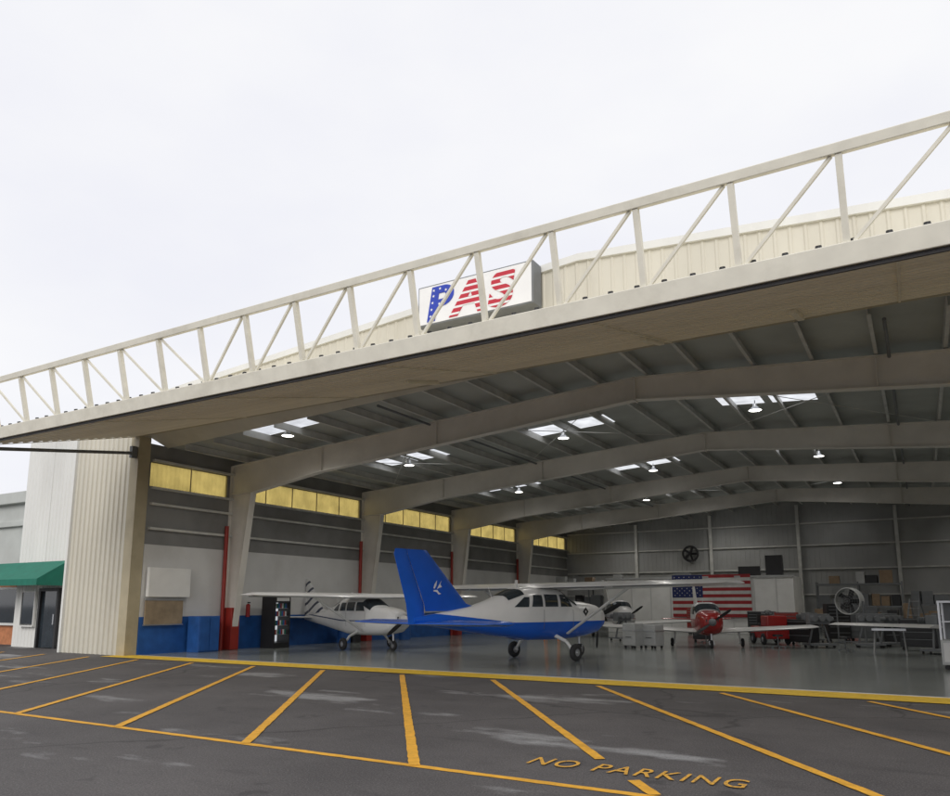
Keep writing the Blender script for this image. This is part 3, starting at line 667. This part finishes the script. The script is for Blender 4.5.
# partition with flag
pt=thing('partition_room','white panelled partition room inside the hangar','partition',(0,0,.008))
b=B(); b.bx(-17.0,-6.1,45.2,48.5,0,3.25); b.obj('partition_wall',TARP,pt,bevel=.02)
for x in(-15.4,-14.2,-13.0,-11.8,-10.6,-9.4,-8.2,-7.0):
    b=B(); b.bx(x-.03,x+.03,45.16,45.198,0,3.199); b.obj('panel_post',WPANEL,pt)
b=B(); b.bx(-17.05,-6.05,45.1,45.19,3.2,3.30); b.obj('top_rail',LGREY,pt)
for (x,s) in((-8.6,(1.2,.8,.6)),(-7.2,(.9,.8,1.2)),(-12.5,(.9,.6,.3))):
    cbox(x,46.3,3.27,s,random.uniform(-10,10),random.choice([BLACK,GREY]),'box stored on top of the partition room')
fl=thing('american_flag','large american flag hung on the white partition','flag',(-12.85,45.06,.95))
W,Hh=4.5,2.45
def wav(x,z): return .05*math.sin(x*3.1+z*.8)+.02*math.sin(x*7.3)
for k in range(13):
    b=B(); z0,z1=Hh-(k+1)*Hh/13,Hh-k*Hh/13
    for i in range(40):
        xa,xb=W*i/40,W*(i+1)/40
        b.add([(xa,wav(xa,z0),z0),(xb,wav(xb,z0),z0),(xb,wav(xb,z1),z1),(xa,wav(xa,z1),z1)],[(0,1,2,3)])
    b.obj('flag_stripe',FRED if k%2==0 else FWHITE,fl)
b=B()
for i in range(16):
    xa,xb=W*.4*i/16,W*.4*(i+1)/16; z0=Hh*6/13
    b.add([(xa,wav(xa,z0)-.012,z0),(xb,wav(xb,z0)-.012,z0),(xb,wav(xb,Hh)-.012,Hh),(xa,wav(xa,Hh)-.012,Hh)],[(0,1,2,3)])
b.obj('flag_canton',NAVY,fl)
b=B()
for r in range(9):
    for c in range(6 if r%2==0 else 5):
        cx=W*.4*((c*2+1+(r%2))/12); cz=Hh*6/13+Hh*7/13*(r+1)/10
        pts=[]
        for k in range(10):
            rr=.045 if k%2==0 else .018; t=math.pi/2+k*math.pi/5; pts.append((cx+rr*math.cos(t),wav(cx,cz)-.03,cz+rr*math.sin(t)))
        pts.append((cx,wav(cx,cz)-.03,cz)); b.add(pts,[(k,(k+1)%10,10) for k in range(10)])
b.obj('flag_star',FWHITE,fl)
# drum fan
def fan(x,y,rz_,zc,r):
    t=thing('drum_fan','large round grey drum fan on a stand','fan',(x,y,.008),rz_)
    b=B(); b.cyl((0,-.16,zc),(0,.16,zc),r,n=32,caps=False); b.torus((0,-.16,zc),(0,1,0),r,.025,n=32,k=6); b.torus((0,.16,zc),(0,1,0),r,.025,n=32,k=6); b.obj('fan_housing',LGREY,t,smooth=True)
    b=B()
    for rr in(.2,.4,.6,.8): b.torus((0,-.17,zc),(0,1,0),r*rr,.006,n=28,k=4)
    for k in range(12): a=k*math.pi/6; b.cyl((0,-.17,zc),(r*math.cos(a),-.17,zc+r*math.sin(a)),.005,n=4)
    b.obj('fan_grille',GREY,t)
    b=B()
    for k in range(5):
        a=k*2*math.pi/5; b.bar((0,0,zc),(r*.9*math.cos(a),0,zc+r*.9*math.sin(a)),.02,.2,up=(math.sin(a)*.8,.5,-math.cos(a)*.8))
    b.cyl((0,-.1,zc),(0,.1,zc),.1); b.obj('fan_blade',BLACK,t)
    b=B()
    for sx in(-1,1): b.bar((sx*(r+.04),0,zc),(sx*(r+.04),0,.1),.05,.05,up=(0,1,0)); b.bar((sx*(r+.04),-.4,.06),(sx*(r+.04),.4,.06),.06,.06)
    b.bar((-r-.04,0,.1),(r+.04,0,.1),.05,.05); b.obj('fan_stand',GREY,t)
fan(-2.7,36.2,-25,1.8,.55)
def case(x,y,h,lab):
    t=thing('equipment_case',lab,'case',(x,y,.008),-20,group='grey wheeled equipment cases')
    b=B(); b.bx(-.3,.3,-.28,.28,.1,h); b.obj('case_body',LGREY,t,bevel=.03)
    b=B(); b.bx(-.31,.31,-.29,.29,h*.7,h*.7+.03); b.obj('lid_trim',ALU,t)
    b=B(); b.bar((-.12,-.3,h*.45),(.12,-.3,h*.45),.02,.02); b.bar((-.12,-.3,h*.45),(-.12,-.27,h*.45),.02,.02); b.bar((.12,-.3,h*.45),(.12,-.27,h*.45),.02,.02); b.obj('case_handle',BLACK,t)
    for sx in(-.22,.22):
        for sy in(-.2,.2): b=B(); b.cyl((sx,sy-.02,.05),(sx,sy+.02,.05),.05); b.obj('caster',RUB,t,smooth=True)
case(-9.75,28.6,.95,'grey wheeled equipment case on the hangar floor'); case(-9.05,28.9,.9,'grey wheeled equipment case on the hangar floor')
def tug(x,y,rz_):
    t=thing('tow_tractor','small red aircraft tow tractor','tow tractor',(x,y,.008),rz_)
    b=B(); b.bx(-.9,.9,-.5,.5,.25,.75); b.bx(.1,.88,-.42,.42,.75,1.2); b.obj('tractor_body',REDA,t,bevel=.05)
    b=B(); b.bx(-.6,-.2,-.3,.3,.76,.88); b.bx(-.68,-.6,-.3,.3,.8,1.25); b.obj('seat',BLACK,t,bevel=.03)
    b=B(); b.torus((-.02,0,1.32),(.6,0,1),.17,.015); b.cyl((.12,0,1.18),(-.02,0,1.32),.02); b.obj('steering_wheel',BLACK,t,smooth=True)
    for sx in(-.6,.6):
        for sy in(-.5,.5): wheel(t,(sx,sy,.24),.24,.16)
tug(-5.7,34.4,-60)
sh=thing('sawhorse','aluminium trestle stand holding a removed white panel','trestle',(-1.05,28.9,.008),0)
b=B(); b.bx(-.5,.5,-.05,.05,.8,.87)
for sx in(-.42,.42):
    for sy in(-.3,.3): b.bar((sx,0,.8),(sx+.05*(1 if sx>0 else -1),sy,0),.04,.04,up=(1,0,0))
b.obj('trestle_frame',ALU,sh)
b=B(); foil(b,[((.55,-1.6,.94),1.1,.09),((.5,1.6,.98),1.0,.07)],(0,0,1))
rp_=tag(b.obj('removed_panel',WHITE2,smooth=True),'white removed aircraft wing panel lying on a trestle','aircraft panel'); rp_.location=(-1.2,28.9,.0)
rp_.rotation_euler=(0,0,R(70))
# cart at the right
ct=thing('parts_cart','light grey shelf cart with clear panel beside the doorway','cart',(.95,23.4,.008),-8)
b=B(); b.bx(-.6,.6,-.35,.35,.12,.75); b.obj('cart_cabinet',LGREY,ct,bevel=.02)
b=B()
for sx in(-.57,.57):
    for sy in(-.32,.32): b.bx(sx-.025,sx+.025,sy-.025,sy+.025,.75,1.7)
b.bx(-.6,.6,-.35,.35,1.7,1.75); b.bx(-.54,.54,-.29,.29,1.2,1.23); b.obj('cart_frame',ALU,ct)
b=B(); b.bx(-.54,.54,.29,.30,.76,1.69); b.obj('back_panel',GREY,ct)
b=B(); b.bx(-.54,.54,-.36,-.352,.2,.68); b.obj('cart_door',WPANEL,ct,bevel=.004)
b=B(); b.bx(-.25,.2,-.2,.2,1.235,1.5); b.obj('shelf_item',GREY,ct,bevel=.02)
for sx in(-.5,.5):
    for sy in(-.27,.27): b=B(); b.cyl((sx,sy-.02,.06),(sx,sy+.02,.06),.06); b.obj('caster',RUB,ct,smooth=True)
# drinks cooler (lit inside), cabinets by left wall
dc=thing('drinks_cooler','black glass-door drinks cooler lit inside against the wall','cooler',(-21.9,21.8,.008),90)
b=B(); b.bx(-.42,-.37,-.35,.35,0,1.95); b.bx(.37,.42,-.35,.35,0,1.95); b.bx(-.37,.37,.3,.35,.2,1.75); b.bx(-.37,.37,-.35,.35,0,.2); b.bx(-.37,.37,-.35,.35,1.75,1.95); b.obj('cooler_body',BLACK,dc)
b=B(); b.bx(-.36,.36,.27,.29,.22,1.73); b.obj('cooler_light',COOL,dc)
for z in(.5,.85,1.2,1.5):
    b=B(); b.bx(-.36,.36,-.28,.26,z,z+.015); b.obj('cooler_shelf',ALU,dc)
    b=B()
    for c in range(8): b.cyl((-.31+.088*c,-.2,z+.016),(-.31+.088*c,-.2,z+.2),.032,n=8,m=(c*3+int(z*7))%4)
    b.obj('bottle_row',[GREEN,WPANEL,REDP,BLUEW],dc)
b=B(); b.bx(-.33,.33,-.37,-.352,1.79,1.92); b.obj('cooler_header',WPANEL,dc)
cb=thing('wall_panel','plain white panel mounted above the tan notice board','panel',(-22.55,17.3,1.92),90)
b=B(); b.bx(-.85,.85,-.06,.08,0,1.0); b.obj('panel_body',TARP,cb,bevel=.015)
nbd=thing('notice_board','tan cork notice board on the side wall','notice board',(-22.6,17.2,1.0),90)
b=B(); b.bx(-.75,.75,-.03,.03,0,.8); b.obj('board_panel',WOOD,nbd)
b=B(); b.bx(-.78,.78,-.045,.03,-.04,0); b.bx(-.78,.78,-.045,.03,.8,.84); b.obj('board_frame',ALU,nbd)
bl=thing('blue_locker','blue steel locker standing by the side wall','locker',(-22.2,18.6,.008),90)
b=B(); b.bx(-.45,.45,-.3,.3,0,1.25); b.obj('locker_body',BLUEW,bl,bevel=.015)
for sx in(-.22,.22): b=B(); b.bx(sx-.2,sx+.2,-.325,-.302,.05,1.2); b.obj('locker_door',BLUEW,bl,bevel=.005)
def barrel(x,y,m,lab):
    t=thing('oil_drum',lab,'drum',(x,y,.008),group='drums along the wall')
    b=B(); b.cyl((0,0,0),(0,0,.88),.29,n=24)
    for z in(.02,.3,.6,.86): b.torus((0,0,z),(0,0,1),.29,.015,n=24,k=6)
    b.obj('drum_shell',m,t,smooth=True)
    b=B(); b.cyl((.12,0,.88),(.12,0,.9),.04); b.obj('bung_cap',ALU,t)
barrel(-21.9,25.9,BLUEW,'blue steel drum beside the wall'); barrel(-21.9,26.6,BLACK,'black steel drum beside the wall'); barrel(-21.6,30,BLUEW,'blue steel drum beside the wall'); barrel(-3.2,44,REDP,'red steel drum on the hangar floor')
def ladder(x,y,rz_,h,m,lab):
    t=thing('step_ladder',lab,'ladder',(x,y,.008),rz_)
    b=B()
    for sx in(-1,1): b.bar((sx*.32,-h*.25,0),(sx*.2,0,h),.03,.07,up=(1,0,0)); b.bar((sx*.32,h*.25,0),(sx*.2,.03,h),.03,.05,up=(1,0,0))
    b.obj('ladder_rail',m,t)
    b=B(); k=1
    while k*.3<h: z=k*.3; f=z/h; b.box((0,-h*.25*(1-f),z),(.64-.24*f,.08,.025)); k+=1
    b.obj('ladder_step',ALU,t)
ladder(-15.2,33,20,2.4,ORANGE,'orange and silver step ladder'); ladder(-.3,38.5,-30,1.9,GREY,'plain grey step ladder standing open')
def engine(x,y,rz_):
    t=thing('engine_stand','aircraft engine mounted on a wheeled stand','engine',(x,y,.008),rz_)
    b=B(); b.bx(-.5,.5,-.4,.4,.1,.16)
    for sx in(-.4,.4): b.bar((sx,0,.15),(sx*.5,0,.9),.06,.06,up=(0,1,0))
    b.obj('stand_frame',GREY,t)
    b=B(); b.box((0,0,1.1),(.8,.35,.4))
    for sx in(-.28,0,.28):
        for sy in(-1,1):
            for k in range(6): b.cyl((sx,sy*(.18+k*.045),1.12),(sx,sy*(.2+k*.045),1.12),.115,n=12)
    b.cyl((.4,0,1.1),(.6,0,1.1),.08); b.obj('engine_block',GREY,t,bevel=.01)
    for sx in(-.42,.42):
        for sy in(-.32,.32): b=B(); b.cyl((sx,sy-.02,.05),(sx,sy+.02,.05),.05); b.obj('caster',RUB,t,smooth=True)
for a in((-3.6,32.6,30),(.7,37.8,-20),(-12.2,34.3,60),(-1.9,33.6,10),(-4.4,36.8,70),(-6.6,40.2,20),(-1.3,34.9,50),(.3,30.4,75)): engine(*a)
def stool(x,y):
    t=thing('rolling_stool','black round mechanic stool on casters','stool',(x,y,.008),group='mechanic stools on the hangar floor')
    b=B(); b.cyl((0,0,.45),(0,0,.52),.19,.18,n=20); b.obj('stool_seat',BLACK,t,smooth=True)
    b=B(); b.cyl((0,0,.1),(0,0,.45),.025)
    for k in range(5): a=k*2*math.pi/5; b.bar((0,0,.1),(.25*math.cos(a),.25*math.sin(a),.07),.04,.03); b.cyl((.25*math.cos(a),.25*math.sin(a)-.015,.03),(.25*math.cos(a),.25*math.sin(a)+.015,.03),.03,n=10)
    b.obj('stool_base',GREY,t)
for p in((-2.5,30.2),(-4.9,31.2),(-8.2,33.6)): stool(*p)
fx=thing('fire_extinguisher','red fire extinguisher on the side wall','extinguisher',(-22.5,20.9,1.2))
b=B(); b.cyl((0,0,0),(0,0,.45),.08,n=16); b.cyl((0,0,.45),(0,0,.5),.08,.03); b.obj('cylinder_body',REDA,fx,smooth=True)
b=B(); b.box((.04,0,.54),(.14,.03,.05)); b.obj('extinguisher_valve',BLACK,fx)

# ---------------------------------------------------------------- light
w=bpy.data.worlds.new('World'); scene.world=w; w.use_nodes=True; nt=w.node_tree
bg=nt.nodes['Background']; bg.inputs[1].default_value=.1
sk=nn(nt,'ShaderNodeTexSky',sky_type='NISHITA'); sk.sun_disc=False
tc=nn(nt,'ShaderNodeTexCoord'); mp=nn(nt,'ShaderNodeMapping'); mp.inputs['Scale'].default_value=(1,1,2.2); nt.links.new(tc.outputs['Generated'],mp.inputs[0])
no=nn(nt,'ShaderNodeTexNoise'); no.inputs['Scale'].default_value=2.2; no.inputs['Detail'].default_value=5; nt.links.new(mp.outputs[0],no.inputs[0])
rp=nn(nt,'ShaderNodeValToRGB'); rp.color_ramp.elements[0].position=.35; rp.color_ramp.elements[1].position=.65
rp.color_ramp.elements[0].color=(.90,.905,.965,1); rp.color_ramp.elements[1].color=(.985,.985,1,1); nt.links.new(no.outputs[0],rp.inputs[0])
ml=nn(nt,'ShaderNodeVectorMath',operation='SCALE'); ml.inputs['Scale'].default_value=10.1; nt.links.new(rp.outputs[0],ml.inputs[0])
mx=nn(nt,'ShaderNodeMix',data_type='RGBA'); mx.inputs[0].default_value=.95; nt.links.new(sk.outputs[0],mx.inputs[6]); nt.links.new(ml.outputs[0],mx.inputs[7]); nt.links.new(mx.outputs[2],bg.inputs[0])
sl=bpy.data.lights.new('sun','SUN'); sl.energy=1.35; sl.angle=R(35); sl.color=(1,.96,.9)
so=bpy.data.objects.new('sun',sl); col.objects.link(so)
sd=Vector((.25,-1,.66)).normalized(); so.rotation_euler=sd.to_track_quat('Z','Y').to_euler()
sk.sun_rotation=math.atan2(sd.x,sd.y); sk.sun_elevation=math.asin(sd.z)

# ---------------------------------------------------------------- camera
cd=bpy.data.cameras.new('camera'); cam=bpy.data.objects.new('camera',cd); col.objects.link(cam)
cd.sensor_width=36; cd.lens=750/950*36; cd.shift_y=82/950; cd.clip_end=3000
cam.location=(0,0,1.65); cam.rotation_euler=(R(90+9.46),0,R(30.5))
scene.camera=cam
scene.view_settings.view_transform='Standard'; scene.view_settings.look='None'; scene.view_settings.exposure=0
